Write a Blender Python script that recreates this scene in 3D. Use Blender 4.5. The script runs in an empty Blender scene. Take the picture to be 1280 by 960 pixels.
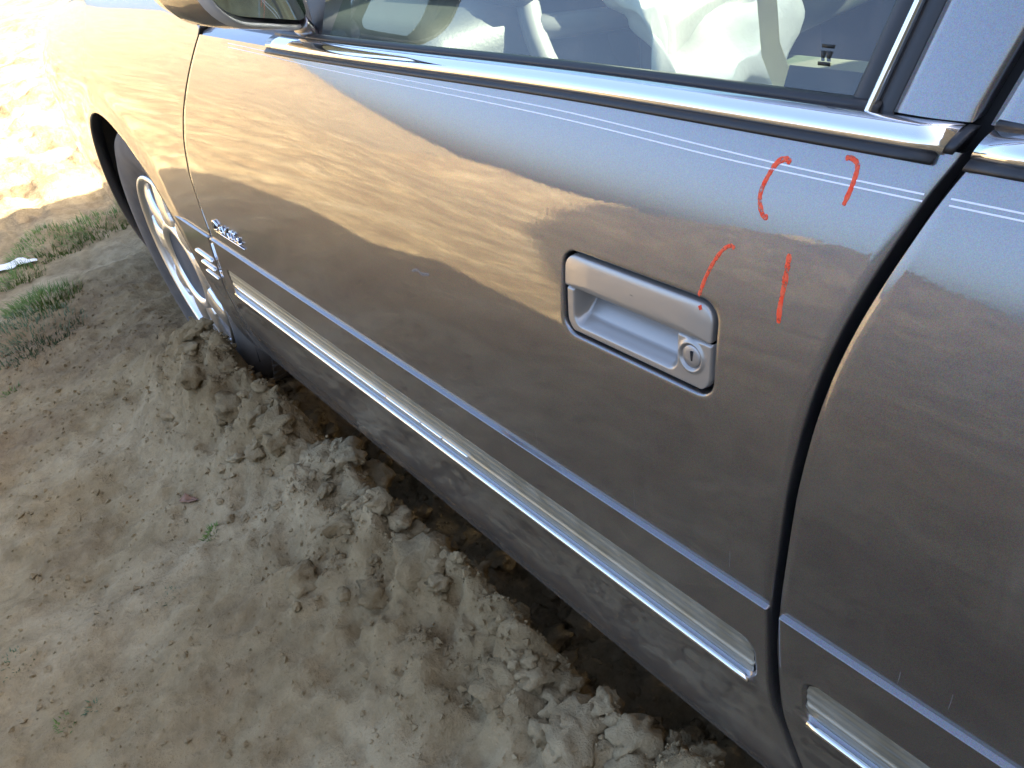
import bpy, bmesh, math, random
import numpy as np
from mathutils import Matrix, Vector

random.seed(7)
rng = np.random.default_rng(11)
sc = bpy.context.scene
COL = sc.collection

# ------------------------------------------------------------------ camera
cam_d = bpy.data.cameras.new('camera')
cam = bpy.data.objects.new('camera', cam_d)
COL.objects.link(cam)
RX = (0.59611754, 0.78068060, -0.18756783)      # image right in world
RD = (0.35068244, -0.46331507, -0.81385562)     # image down in world
RF = (-0.72226429, 0.41937686, -0.54996122)     # view direction
cam.matrix_world = Matrix(((RX[0], -RD[0], -RF[0], 1.99876),
                           (RX[1], -RD[1], -RF[1], -0.35391),
                           (RX[2], -RD[2], -RF[2], 1.08146),
                           (0, 0, 0, 1)))
cam_d.sensor_width = 36.0
cam_d.lens = 36.0 * 1091.5 / 1280.0
cam_d.clip_start = 0.02
cam_d.clip_end = 3000
cam_d.dof.use_dof = False
sc.camera = cam

# ------------------------------------------------------------------ sky + sun
SUN = Vector((1.2, 1.0, 0.98)).normalized()    # towards the sun: behind the car, to its right
el = math.asin(SUN.z)
az = math.atan2(SUN.x, SUN.y)
w = bpy.data.worlds.new('World'); sc.world = w; w.use_nodes = True
wn = w.node_tree.nodes; wl = w.node_tree.links
wn.clear()
sky = wn.new('ShaderNodeTexSky'); sky.sky_type = 'NISHITA'; sky.sun_disc = False
sky.sun_elevation = el; sky.sun_rotation = az
sky.air_density = 0.8; sky.dust_density = 6.0; sky.ozone_density = 2.0
bg = wn.new('ShaderNodeBackground'); bg.inputs['Strength'].default_value = 0.105
wo = wn.new('ShaderNodeOutputWorld')
wl.new(sky.outputs['Color'], bg.inputs['Color']); wl.new(bg.outputs['Background'], wo.inputs['Surface'])
sl = bpy.data.lights.new('sun', 'SUN'); sl.energy = 5.0; sl.angle = math.radians(0.55)
sl.color = (1.0, 0.90, 0.74)
so = bpy.data.objects.new('sun', sl); COL.objects.link(so)
so.rotation_euler = (-SUN).to_track_quat('-Z', 'Y').to_euler(); so.location = SUN * 40

vs = sc.view_settings
vs.view_transform = 'Standard'; vs.look = 'None'; vs.gamma = 1.0; vs.use_curve_mapping = False
vs.exposure = 3.2

# ------------------------------------------------------------------ helpers
def numpy_noise2(x, y, seed=0):
    """smooth gradient noise, about -1..1"""
    x = np.asarray(x, float); y = np.asarray(y, float)
    xi = np.floor(x).astype(np.int64); yi = np.floor(y).astype(np.int64)
    xf = x - xi; yf = y - yi
    def g(ix, iy, dx, dy):
        h = (ix * 374761393 + iy * 668265263 + seed * 144269504088) & 0xffffffff
        h = ((h ^ (h >> 13)) * 1274126177) & 0xffffffff
        h = (h ^ (h >> 16)) & 0xffff
        a = h / 65536.0 * 2 * np.pi
        return np.cos(a) * dx + np.sin(a) * dy
    u = xf * xf * xf * (xf * (xf * 6 - 15) + 10); v = yf * yf * yf * (yf * (yf * 6 - 15) + 10)
    a = g(xi, yi, xf, yf); b = g(xi + 1, yi, xf - 1, yf)
    c = g(xi, yi + 1, xf, yf - 1); d = g(xi + 1, yi + 1, xf - 1, yf - 1)
    return 1.5 * ((a + (b - a) * u) * (1 - v) + (c + (d - c) * u) * v)
def fbm(x, y, oct=4, seed=0, gain=0.5):
    s = 0; a = 1; f = 1
    for o in range(oct):
        s = s + a * numpy_noise2(x * f + 17.3 * o, y * f - 9.1 * o, seed + o); a *= gain; f *= 2.03
    return s
def sstep(a, b, x):
    t = np.clip((np.asarray(x, float) - a) / (b - a), 0, 1); return t * t * (3 - 2 * t)

def link(name, me, mat=None, parent=None, smooth=True):
    if mat is not None and not me.materials: me.materials.append(mat)
    if smooth:
        me.polygons.foreach_set('use_smooth', [True] * len(me.polygons))
    o = bpy.data.objects.new(name, me); COL.objects.link(o)
    if parent is not None:
        o.parent = parent
        if parent.type == 'EMPTY':
            o.matrix_parent_inverse = Matrix.Translation(-parent.location)
    return o
def from_pd(name, V, F, mat=None, parent=None, smooth=True):
    me = bpy.data.meshes.new(name); me.from_pydata([tuple(map(float, v)) for v in V], [], F); me.update()
    return link(name, me, mat, parent, smooth)
def grid(name, P, mat=None, parent=None, closed_u=False, closed_v=False, flip=False, smooth=True, extra=None):
    """P[u][v] = xyz"""
    P = np.asarray(P, float); nu, nv = P.shape[:2]
    F = []
    for i in range(nu if closed_u else nu - 1):
        for j in range(nv if closed_v else nv - 1):
            a = i * nv + j; b = ((i + 1) % nu) * nv + j
            c = ((i + 1) % nu) * nv + (j + 1) % nv; d = i * nv + (j + 1) % nv
            F.append((a, b, c, d) if not flip else (a, d, c, b))
    V = P.reshape(-1, 3)
    return from_pd(name, V, F, mat, parent, smooth)
def solid_section(name, secs, mat, parent, smooth=True):
    """closed cross sections joined along a path and capped"""
    S = np.asarray(secs, float); n, m = S.shape[:2]
    F = []
    for i in range(n - 1):
        for j in range(m):
            k = (j + 1) % m
            F.append((i * m + j, (i + 1) * m + j, (i + 1) * m + k, i * m + k))
    F.append(tuple(range(m))); F.append(tuple((n - 1) * m + j for j in reversed(range(m))))
    return from_pd(name, S.reshape(-1, 3), F, mat, parent, smooth)
def tube(name, pts, rad, mat, parent, seg=10, flat=1.0):
    pts = [Vector(p) for p in pts]; secs = []
    for i, p in enumerate(pts):
        t = (pts[min(i + 1, len(pts) - 1)] - pts[max(i - 1, 0)]).normalized()
        up = Vector((0, 0, 1)) if abs(t.z) < .95 else Vector((1, 0, 0))
        a = t.cross(up).normalized(); b = a.cross(t)
        r = rad[i] if isinstance(rad, (list, tuple)) else rad
        secs.append([p + a * (math.cos(q) * r) + b * (math.sin(q) * r * flat) for q in [2 * math.pi * k / seg for k in range(seg)]])
    return solid_section(name, secs, mat, parent)
def rbox(name, c, s, r, mat, parent, rot=None, seg=3, puff=0.0):
    bm = bmesh.new(); bmesh.ops.create_cube(bm, size=1)
    for v in bm.verts: v.co = Vector((v.co.x * s[0], v.co.y * s[1], v.co.z * s[2]))
    if puff:
        bmesh.ops.subdivide_edges(bm, edges=bm.edges, cuts=5, use_grid_fill=True)
        for v in bm.verts:
            q = Vector((v.co.x / s[0] * 2, v.co.y / s[1] * 2, v.co.z / s[2] * 2))
            k = (1 - q.x ** 2 * .5) * (1 - q.y ** 2 * .5) * (1 - q.z ** 2 * .5)
            l = q.length_squared
            v.co = v.co * (1 + puff * (k - .4))
        bmesh.ops.smooth_vert(bm, verts=bm.verts, factor=.5, use_axis_x=True, use_axis_y=True, use_axis_z=True)
    elif r > 0:
        bmesh.ops.bevel(bm, geom=bm.edges[:], offset=r, segments=seg, affect='EDGES', profile=.5)
    M = Matrix.Translation(Vector(c)) @ (rot.to_4x4() if rot is not None else Matrix.Identity(4))
    bmesh.ops.transform(bm, matrix=M, verts=bm.verts)
    me = bpy.data.meshes.new(name); bm.to_mesh(me); bm.free()
    return link(name, me, mat, parent)
def tag(o, label, cat, group=None):
    o['label'] = label; o['category'] = cat
    if group: o['group'] = group
    return o
def rrect(x0, x1, z0, z1, r, n=8):
    """rounded rectangle outline; r single or (tl,tr,br,bl); counter-clockwise from bottom left"""
    if not isinstance(r, tuple): r = (r, r, r, r)
    out = []
    for cx, cz, rr, a0 in ((x0, z0, r[3], 180), (x1, z0, r[2], 270), (x1, z1, r[1], 0), (x0, z1, r[0], 90)):
        ccx = cx + rr if cx == x0 else cx - rr; ccz = cz + rr if cz == z0 else cz - rr
        for k in range(n + 1):
            a = math.radians(a0 + 90 * k / n); out.append((ccx + rr * math.cos(a), ccz + rr * math.sin(a)))
    return out

# ------------------------------------------------------------------ materials
def mat(name):
    m = bpy.data.materials.new(name); m.use_nodes = True
    n = m.node_tree.nodes; n.clear()
    return m, n, m.node_tree.links
def pbr(name, col, rough=.5, metal=0., coat=0., spec=.5, bump=None, var=None, sheen=0., cr=.02, coord='Object'):
    m, n, l = mat(name)
    p = n.new('ShaderNodeBsdfPrincipled'); o = n.new('ShaderNodeOutputMaterial')
    l.new(p.outputs[0], o.inputs[0])
    p.inputs['Base Color'].default_value = (*col, 1); p.inputs['Roughness'].default_value = rough
    p.inputs['Metallic'].default_value = metal; p.inputs['Coat Weight'].default_value = coat
    p.inputs['Coat Roughness'].default_value = cr
    p.inputs['Specular IOR Level'].default_value = spec; p.inputs['Sheen Weight'].default_value = sheen
    tc = n.new('ShaderNodeTexCoord')
    if var:
        t = n.new('ShaderNodeTexNoise'); t.inputs['Scale'].default_value = var[0]; t.inputs['Detail'].default_value = 6
        l.new(tc.outputs[coord], t.inputs['Vector'])
        r = n.new('ShaderNodeValToRGB'); r.color_ramp.elements[0].position = .35; r.color_ramp.elements[1].position = .68
        r.color_ramp.elements[0].color = (*col, 1); r.color_ramp.elements[1].color = (*var[1], 1)
        l.new(t.outputs['Fac'], r.inputs[0]); l.new(r.outputs[0], p.inputs['Base Color'])
    if bump:
        t = n.new('ShaderNodeTexNoise'); t.inputs['Scale'].default_value = bump[0]; t.inputs['Detail'].default_value = 5
        l.new(tc.outputs[coord], t.inputs['Vector'])
        b = n.new('ShaderNodeBump'); b.inputs['Strength'].default_value = bump[1]; b.inputs['Distance'].default_value = bump[2]
        l.new(t.outputs['Fac'], b.inputs['Height']); l.new(b.outputs[0], p.inputs['Normal'])
    return m

def paint_material():
    m, n, l = mat('pewter_metallic_paint')
    out = n.new('ShaderNodeOutputMaterial'); p = n.new('ShaderNodeBsdfPrincipled')
    p.inputs['Base Color'].default_value = (.094, .089, .095, 1)
    p.inputs['Metallic'].default_value = .92; p.inputs['Roughness'].default_value = .43
    p.inputs['Coat Weight'].default_value = 1.0; p.inputs['Coat Roughness'].default_value = .012; p.inputs['Coat IOR'].default_value = 1.95
    tc = n.new('ShaderNodeTexCoord')
    # flakes
    fl = n.new('ShaderNodeTexVoronoi'); fl.inputs['Scale'].default_value = 2600
    l.new(tc.outputs['Object'], fl.inputs['Vector'])
    mx = n.new('ShaderNodeMix'); mx.data_type = 'RGBA'; mx.inputs[0].default_value = .10
    mx.inputs[6].default_value = (.094, .089, .095, 1); l.new(fl.outputs['Color'], mx.inputs[7])
    l.new(mx.outputs[2], p.inputs['Base Color'])
    # very slight orange peel in the clear coat
    op = n.new('ShaderNodeTexNoise'); op.inputs['Scale'].default_value = 240; op.inputs['Detail'].default_value = 2
    l.new(tc.outputs['Object'], op.inputs['Vector'])
    ob = n.new('ShaderNodeBump'); ob.inputs['Strength'].default_value = .04; ob.inputs['Distance'].default_value = .0006
    l.new(op.outputs['Fac'], ob.inputs['Height']); l.new(ob.outputs[0], p.inputs['Coat Normal'])
    # dust: thin film everywhere in streaks, dried mud on the sill
    d = n.new('ShaderNodeBsdfDiffuse'); d.inputs['Color'].default_value = (.33, .28, .22, 1); d.inputs['Roughness'].default_value = .6
    sep = n.new('ShaderNodeSeparateXYZ'); l.new(tc.outputs['Object'], sep.inputs[0])
    mp = n.new('ShaderNodeMapping'); mp.inputs['Scale'].default_value = (2.2, 8, 16); l.new(tc.outputs['Object'], mp.inputs[0])
    nz = n.new('ShaderNodeTexNoise'); nz.inputs['Scale'].default_value = 1.0; nz.inputs['Detail'].default_value = 9; nz.inputs['Roughness'].default_value = .75
    l.new(mp.outputs[0], nz.inputs['Vector'])
    low = n.new('ShaderNodeMapRange'); low.inputs[1].default_value = .46; low.inputs[2].default_value = .24
    low.inputs[3].default_value = 0.0; low.inputs[4].default_value = .28
    l.new(sep.outputs['Z'], low.inputs[0])
    r = n.new('ShaderNodeMapRange'); r.inputs[1].default_value = .15; r.inputs[2].default_value = .85; l.new(nz.outputs['Fac'], r.inputs[0])
    mul = n.new('ShaderNodeMath'); mul.operation = 'MULTIPLY'; l.new(low.outputs[0], mul.inputs[0]); l.new(r.outputs[0], mul.inputs[1])
    # fine vertical drip streaks and light smudges
    mp2 = n.new('ShaderNodeMapping'); mp2.inputs['Scale'].default_value = (55, 55, 5); l.new(tc.outputs['Object'], mp2.inputs[0])
    n2 = n.new('ShaderNodeTexNoise'); n2.inputs['Scale'].default_value = 1; n2.inputs['Detail'].default_value = 7; l.new(mp2.outputs[0], n2.inputs['Vector'])
    r2 = n.new('ShaderNodeMapRange'); r2.inputs[1].default_value = .60; r2.inputs[2].default_value = .80; r2.inputs[4].default_value = .07; l.new(n2.outputs['Fac'], r2.inputs[0])
    n3 = n.new('ShaderNodeTexNoise'); n3.inputs['Scale'].default_value = 5; n3.inputs['Detail'].default_value = 9; n3.inputs['Roughness'].default_value = .7
    l.new(tc.outputs['Object'], n3.inputs['Vector'])
    r3 = n.new('ShaderNodeMapRange'); r3.inputs[1].default_value = .45; r3.inputs[2].default_value = .8; r3.inputs[3].default_value = .0; r3.inputs[4].default_value = .03; l.new(n3.outputs['Fac'], r3.inputs[0])
    a1 = n.new('ShaderNodeMath'); a1.operation = 'ADD'; l.new(mul.outputs[0], a1.inputs[0]); l.new(r2.outputs[0], a1.inputs[1])
    a2 = n.new('ShaderNodeMath'); a2.operation = 'ADD'; a2.use_clamp = True; l.new(a1.outputs[0], a2.inputs[0]); l.new(r3.outputs[0], a2.inputs[1])
    ms = n.new('ShaderNodeMixShader'); l.new(a2.outputs[0], ms.inputs[0]); l.new(p.outputs[0], ms.inputs[1]); l.new(d.outputs[0], ms.inputs[2])
    l.new(ms.outputs[0], out.inputs[0])
    return m
PAINT = paint_material()

def chrome_material(name, rough=.07, dirt=.15, col=(.82, .82, .84)):
    m, n, l = mat(name)
    out = n.new('ShaderNodeOutputMaterial'); p = n.new('ShaderNodeBsdfPrincipled')
    p.inputs['Base Color'].default_value = (*col, 1); p.inputs['Metallic'].default_value = 1
    tc = n.new('ShaderNodeTexCoord'); nz = n.new('ShaderNodeTexNoise'); nz.inputs['Scale'].default_value = 38; nz.inputs['Detail'].default_value = 7
    l.new(tc.outputs['Object'], nz.inputs['Vector'])
    r = n.new('ShaderNodeMapRange'); r.inputs[1].default_value = .4; r.inputs[2].default_value = .75; r.inputs[3].default_value = rough; r.inputs[4].default_value = rough + .12
    l.new(nz.outputs['Fac'], r.inputs[0]); l.new(r.outputs[0], p.inputs['Roughness'])
    d = n.new('ShaderNodeBsdfDiffuse'); d.inputs['Color'].default_value = (.36, .34, .29, 1)
    r2 = n.new('ShaderNodeMapRange'); r2.inputs[1].default_value = .35; r2.inputs[2].default_value = .8; r2.inputs[3].default_value = dirt * .3; r2.inputs[4].default_value = dirt * 1.6
    l.new(nz.outputs['Fac'], r2.inputs[0])
    ms = n.new('ShaderNodeMixShader'); l.new(r2.outputs[0], ms.inputs[0]); l.new(p.outputs[0], ms.inputs[1]); l.new(d.outputs[0], ms.inputs[2])
    l.new(ms.outputs[0], out.inputs[0])
    return m
CHROME = chrome_material('chrome_trim', .05, .04)
SILVER = chrome_material('dull_silver_insert', .36, .20, (.44, .47, .45))
ALLOY = chrome_material('machined_alloy', .30, .05, (.86, .86, .86))
BLACK = pbr('black_rubber', (.012, .012, .014), .45, bump=(300, .1, .001))
GAP = pbr('door_gap_black', (.006, .006, .007), .8)
TYRE = pbr('dusty_tyre_rubber', (.050, .047, .044), .85, var=(7, (.16, .14, .115)), bump=(120, .25, .002))
HANDLE = pbr('handle_satin_silver', (.34, .315, .285), .36, .6, coat=.35, cr=.12, bump=(900, .05, .0004))
CUP = HANDLE
LOCK = pbr('lock_metal', (.36, .36, .37), .42, .9)
def marker_material():
    m, n, l = mat('orange_red_marker')
    out = n.new('ShaderNodeOutputMaterial'); p = n.new('ShaderNodeBsdfPrincipled'); tr = n.new('ShaderNodeBsdfTransparent')
    p.inputs['Roughness'].default_value = .5; p.inputs['Specular IOR Level'].default_value = .2
    tc = n.new('ShaderNodeTexCoord'); a = n.new('ShaderNodeTexNoise'); a.inputs['Scale'].default_value = 260; a.inputs['Detail'].default_value = 6
    l.new(tc.outputs['Object'], a.inputs['Vector'])
    r = n.new('ShaderNodeValToRGB'); e = r.color_ramp.elements; e[0].position = .35; e[1].position = .7
    e[0].color = (.80, .055, .016, 1); e[1].color = (.74, .13, .06, 1); l.new(a.outputs['Fac'], r.inputs[0]); l.new(r.outputs[0], p.inputs['Base Color'])
    b = n.new('ShaderNodeTexNoise'); b.inputs['Scale'].default_value = 420; b.inputs['Detail'].default_value = 4; l.new(tc.outputs['Object'], b.inputs['Vector'])
    q = n.new('ShaderNodeMapRange'); q.inputs[1].default_value = .34; q.inputs[2].default_value = .50; q.inputs[3].default_value = .25; l.new(b.outputs['Fac'], q.inputs[0])
    ms = n.new('ShaderNodeMixShader'); l.new(q.outputs[0], ms.inputs[0]); l.new(tr.outputs[0], ms.inputs[1]); l.new(p.outputs[0], ms.inputs[2])
    l.new(ms.outputs[0], out.inputs[0]); return m
MARK = marker_material()
STRIPE = pbr('pale_pinstripe', (.72, .72, .78), .35, coat=.8)
PLASTIC = pbr('grey_plastic', (.10, .10, .10), .5, bump=(200, .1, .001))
FRAMEGREY = pbr('mirror_frame_grey', (.42, .41, .39), .4)
RECESS = pbr('matt_grey_hub', (.075, .078, .082), .8)
UNDER = pbr('underbody_black', (.02, .018, .016), .9)
LEATHER = pbr('olive_grey_leather', (.11, .112, .085), .5, bump=(160, .2, .002))
DASH = pbr('dash_vinyl', (.022, .024, .022), .55, bump=(220, .2, .002))
CARPET = pbr('dark_carpet', (.06, .055, .05), .95, bump=(260, .5, .004))
CLOTH = pbr('white_airbag_cloth', (.80, .80, .77), .85, bump=(60, .35, .006))
BELT = pbr('tan_seat_belt', (.78, .70, .42), .6, bump=(500, .3, .001))
TRIMIN = pbr('interior_trim', (.085, .088, .07), .6, bump=(180, .15, .002))

def glass_material(name, tint):
    m, n, l = mat(name)
    out = n.new('ShaderNodeOutputMaterial')
    tr = n.new('ShaderNodeBsdfTransparent'); tr.inputs[0].default_value = (*tint, 1)
    gl = n.new('ShaderNodeBsdfGlossy'); gl.inputs['Roughness'].default_value = .0; gl.inputs['Color'].default_value = (.95, .97, 1, 1)
    fr = n.new('ShaderNodeFresnel'); fr.inputs['IOR'].default_value = 1.6
    df = n.new('ShaderNodeBsdfDiffuse'); df.inputs[0].default_value = (.45, .42, .36, 1)
    tc = n.new('ShaderNodeTexCoord'); nz = n.new('ShaderNodeTexNoise'); nz.inputs['Scale'].default_value = 30; nz.inputs['Detail'].default_value = 9
    l.new(tc.outputs['Object'], nz.inputs['Vector'])
    r = n.new('ShaderNodeMapRange'); r.inputs[1].default_value = .45; r.inputs[2].default_value = .8; r.inputs[3].default_value = .05; r.inputs[4].default_value = .16
    l.new(nz.outputs['Fac'], r.inputs[0])
    m1 = n.new('ShaderNodeMixShader'); l.new(fr.outputs[0], m1.inputs[0]); l.new(tr.outputs[0], m1.inputs[1]); l.new(gl.outputs[0], m1.inputs[2])
    m2 = n.new('ShaderNodeMixShader'); l.new(r.outputs[0], m2.inputs[0]); l.new(m1.outputs[0], m2.inputs[1]); l.new(df.outputs[0], m2.inputs[2])
    l.new(m2.outputs[0], out.inputs[0])
    return m
GLASS = glass_material('tinted_window_glass', (.66, .80, .70))
MIRROR = pbr('mirror_silver', (.76, .88, .80), .02, 1.0)

def soil_material(name, scale=1.0):
    m, n, l = mat(name)
    out = n.new('ShaderNodeOutputMaterial'); p = n.new('ShaderNodeBsdfPrincipled')
    p.inputs['Roughness'].default_value = .95; p.inputs['Specular IOR Level'].default_value = .15
    g = n.new('ShaderNodeNewGeometry')
    def noise(s, d=8, ro=.6):
        t = n.new('ShaderNodeTexNoise'); t.inputs['Scale'].default_value = s; t.inputs['Detail'].default_value = d; t.inputs['Roughness'].default_value = ro
        l.new(g.outputs['Position'], t.inputs['Vector']); return t
    a = noise(2.2); b = noise(14, 9, .7); c = noise(70, 6, .7)
    r = n.new('ShaderNodeValToRGB'); e = r.color_ramp.elements
    e[0].position = .36; e[0].color = (.20, .143, .079, 1)
    e[1].position = .66; e[1].color = (.36, .286, .170, 1)
    e2 = r.color_ramp.elements.new(.52); e2.color = (.285, .216, .117, 1)
    l.new(a.outputs['Fac'], r.inputs[0])
    r2 = n.new('ShaderNodeValToRGB'); e = r2.color_ramp.elements
    e[0].position = .36; e[0].color = (.56, .52, .47, 1); e[1].position = .60; e[1].color = (1.06, 1.05, 1.03, 1)
    l.new(b.outputs['Fac'], r2.inputs[0])
    mx = n.new('ShaderNodeMix'); mx.data_type = 'RGBA'; mx.blend_type = 'MULTIPLY'; mx.inputs[0].default_value = .75
    l.new(r.outputs[0], mx.inputs[6]); l.new(r2.outputs[0], mx.inputs[7])
    l.new(mx.outputs[2], p.inputs['Base Color'])
    ad = n.new('ShaderNodeMath'); ad.operation = 'MULTIPLY_ADD'; ad.inputs[1].default_value = .35
    l.new(c.outputs['Fac'], ad.inputs[0]); l.new(b.outputs['Fac'], ad.inputs[2])
    bp = n.new('ShaderNodeBump'); bp.inputs['Strength'].default_value = .85; bp.inputs['Distance'].default_value = .022
    l.new(ad.outputs[0], bp.inputs['Height']); l.new(bp.outputs[0], p.inputs['Normal'])
    l.new(p.outputs[0], out.inputs[0])
    return m
SOIL = soil_material('dry_sandy_soil')
GRASS = pbr('grass_green', (.06, .125, .018), .7, var=(20, (.11, .16, .03)))
GRASSB = pbr('grass_grey_green', (.055, .10, .040), .8, var=(20, (.09, .12, .06)))

# ------------------------------------------------------------------ ground
def ground_h(x, y):
    x = np.asarray(x, float); y = np.asarray(y, float)
    far = sstep(4, 14, np.hypot(x, y))
    h = .055 + .024 * fbm(x * 1.7, y * 1.7, 3, 3) + .010 * fbm(x * 3.6 + y, y * 3.6, 2, 4) + .010 * fbm(x * 7, y * 7, 4, 5)
    rough = .5 + .5 * sstep(-.55, -.05, y)
    h += rough * .008 * fbm(x * 24, y * 24, 3, 9) + .004 * np.abs(fbm(x * 34 + y * 9, y * 22 - x * 6, 2, 15))
    h += .13 * sstep(.2, .5, x) * np.exp(-((y - 1.97) / .12) ** 2)  # unseen ridge added on the far side to block light under the car
    # ridge of pushed-up earth along the sill, trench behind it
    yc = -.014 + .030 * numpy_noise2(x * 2.3, x * 0 + 4.2, 31) + .012 * numpy_noise2(x * 9, x * 0 + 1.7, 32)
    along = sstep(-.05, .30, x) * (1 - .35 * sstep(1.7, 2.3, x))
    amp = along * (.128 + .035 * numpy_noise2(x * 3.1, x * 0 + 8.8, 33) + .018 * numpy_noise2(x * 11, x * 0 + 2.8, 34))
    dy = y - yc
    prof = np.where(dy < 0, np.exp(-(np.abs(dy) / .165) ** 1.4), np.exp(-(np.abs(dy) / .042) ** 2))
    lump = 1 + .42 * fbm(x * 9, y * 9, 3, 41) - .30 * np.abs(fbm(x * 22, y * 22, 2, 43))
    h += amp * prof * lump
    tr = sstep(.025, .085, dy) * (1 - sstep(1.75, 1.9, y)) * sstep(.25, .45, x)
    h -= tr * (.15 + .02 * fbm(x * 8, y * 8, 3, 51))
    h += sstep(.03, .08, dy) * (1 - sstep(.22, .4, dy)) * along * (.030 * np.abs(fbm(x * 15, y * 15, 3, 52)) + .02 * fbm(x * 6, y * 6, 2, 53))
    # earth heaped against the front wheel
    h += .125 * np.exp(-(((x - .10) / .27) ** 2 + ((y + .060) / .11) ** 2)) * (1 + .35 * fbm(x * 12, y * 12, 3, 61))
    h += .03 * np.exp(-(((x + .45) / .35) ** 2 + ((y + .05) / .25) ** 2))
    # churned clods of the open ground ahead
    a = sstep(-1.2, -2.2, x) * (1 - sstep(9, 14, np.hypot(x, y)))
    h += a * (.05 * fbm(x * 2.6, y * 2.6, 4, 71) + .03 * np.abs(fbm(x * 5, y * 5, 2, 72)))
    h += far * (.25 * fbm(x * .06, y * .06, 3, 81) + .05 * fbm(x * .5, y * .5, 2, 82))
    # unseen berm added on the left to darken the door's reflection
    t_ = np.clip((x + 7.0) / 12.0, 0, 1); yl = -6.6 - 3.4 * t_ ** .8
    hb = .80 * sstep(-7.4, -6.8, x) * (1 - sstep(8, 12, x)) * (1 + .10 * fbm(x * .9, y * .9, 2, 91)) + .75 * np.exp(-np.abs((x + 3.0) / 1.6) ** 2.2)
    h += hb * np.exp(-np.abs((y - yl) / 1.1) ** 2.4)
    # open ground to the front left rises to a low dune
    h += 6.0 * np.exp(-(((x + 48) / 16) ** 2 + ((y + 18) / 13) ** 2))
    h += 3.0 * np.exp(-(((x + 60) / 18) ** 2 + ((y - 2) / 16) ** 2))
    return h
def axis(lo_f, hi_f, d, far, g=1.16, mid=None):
    a = list(np.arange(lo_f, hi_f + d / 2, d))
    s = d; p = lo_f; L = []
    while p > -far:
        if not (mid and p > mid[0] and s >= mid[1]): s *= g
        p -= s; L.append(p)
    s = d; p = a[-1]; H = []
    while p < far:
        s *= g; p += s; H.append(p)
    return np.array(L[::-1] + a + H)
gx = axis(-.7, 1.95, .010, 600, 1.13, (-6.5, .05))
gy = axis(-.80, .30, .010, 600, 1.13, (-3.0, .07))
GX, GY = np.meshgrid(gx, gy, indexing='ij')
GZ = ground_h(GX, GY)
nu, nv = GX.shape
me = bpy.data.meshes.new('ground')
me.vertices.add(nu * nv); me.vertices.foreach_set('co', np.stack([GX, GY, GZ], -1).reshape(-1).astype(np.float32))
I = np.arange((nu - 1) * (nv - 1)); ii = I // (nv - 1); jj = I % (nv - 1)
q = np.stack([ii * nv + jj, (ii + 1) * nv + jj, (ii + 1) * nv + jj + 1, ii * nv + jj + 1], 1)
me.loops.add(q.size); me.loops.foreach_set('vertex_index', q.reshape(-1).astype(np.int32))
me.polygons.add(len(q)); me.polygons.foreach_set('loop_start', (np.arange(len(q)) * 4).astype(np.int32))
me.update(calc_edges=True); me.validate()
ground = link('ground', me, SOIL); ground['kind'] = 'structure'

# unseen bank added behind and right of the car, shading this side's ground
def bank():
    n, m = 90, 26
    P = np.zeros((n, m, 3))
    d = np.array([SUN.x, SUN.y]); d /= np.linalg.norm(d)      # towards the sun
    e = np.array([d[1], -d[0]])                               # towards the rear
    # the shadow's front edge should pass through (-.45,-1.5) on the ground
    base = np.array([-.45, -1.5])
    for i in range(n):
        t = i / (n - 1); s = t * 26                            # along the bank
        top = 12.0 * (1 - math.exp(-(s / .5) ** 1.6)) + .5 * numpy_noise2(s * .5, 3.3, 5)
        for j in range(m):
            v = j / (m - 1)
            hgt = max(0, math.sin(math.pi * v)) ** .6 * max(top, 0)
            wid = 5.6 + (v ** .6) * 7
            p = base + d * wid + e * (s - .28 + .25 * numpy_noise2(hgt * .9, v * 3, 8))
            P[i, j] = (p[0], p[1], hgt - .1 + .3 * fbm(s * .6, v * 5, 3, 12) * min(1, hgt))
    return grid('added_shade_bank', P, SOIL)
bk = bank(); bk['kind'] = 'structure'

# ------------------------------------------------------------------ car body surface
TZ = np.array([.10, .20, .30, .36, .44, .50, .55, .60, .65, .70, .73, .76, .805, .85, .894, .93, .955])
TT = np.array([-40, -24, -13, -7, -2, 0.3, 1.2, 2.6, 4.6, 7.4, 9.8, 12.8, 17, 22, 28, 42, 62])
_z = np.linspace(.08, .975, 1800)
_t = np.tan(np.radians(np.interp(_z, TZ, TT)))
# smooth the slope so reflections run without kinks
kern = np.hanning(121); kern /= kern.sum()
_t = np.convolve(np.pad(_t, 60, mode='edge'), kern, mode='valid')
_y = np.concatenate([[0], np.cumsum((_t[1:] + _t[:-1]) / 2 * np.diff(_z))])
_y -= np.interp(.50, _z, _y)
CP = .0045                                            # how far the cladding stands proud
def crown_shift(x):
    return np.interp(x, [.0, .5, 1.03, 1.25, 1.45, 3], [.065, .065, .058, .032, .010, .014])
_cx = np.linspace(-1.2, 4.6, 600); _cs = np.convolve(np.pad(crown_shift(_cx), 20, mode='edge'), np.hanning(41) / np.hanning(41).sum(), mode='valid')
def taper(x):
    x = np.asarray(x, float)
    return .075 * np.clip((.15 - x) / 1.2, 0, 2) ** 2 + .05 * np.clip((x - 2.7) / 1.3, 0, 2) ** 2
def crown_scale(x):                                   # the shoulder drops towards the nose
    return np.interp(x, [-1.05, -.6, 0., .55], [.48, .74, .92, 1.0])
def SY(x, z):
    x = np.asarray(x, float); z = np.asarray(z, float)
    zz = np.where(z > .6, .6 + (z - .6) / crown_scale(x), z)
    wgt = sstep(.55, .75, zz)
    return np.interp(zz - np.interp(x, _cx, _cs) * wgt, _z, _y) + taper(x)

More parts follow.
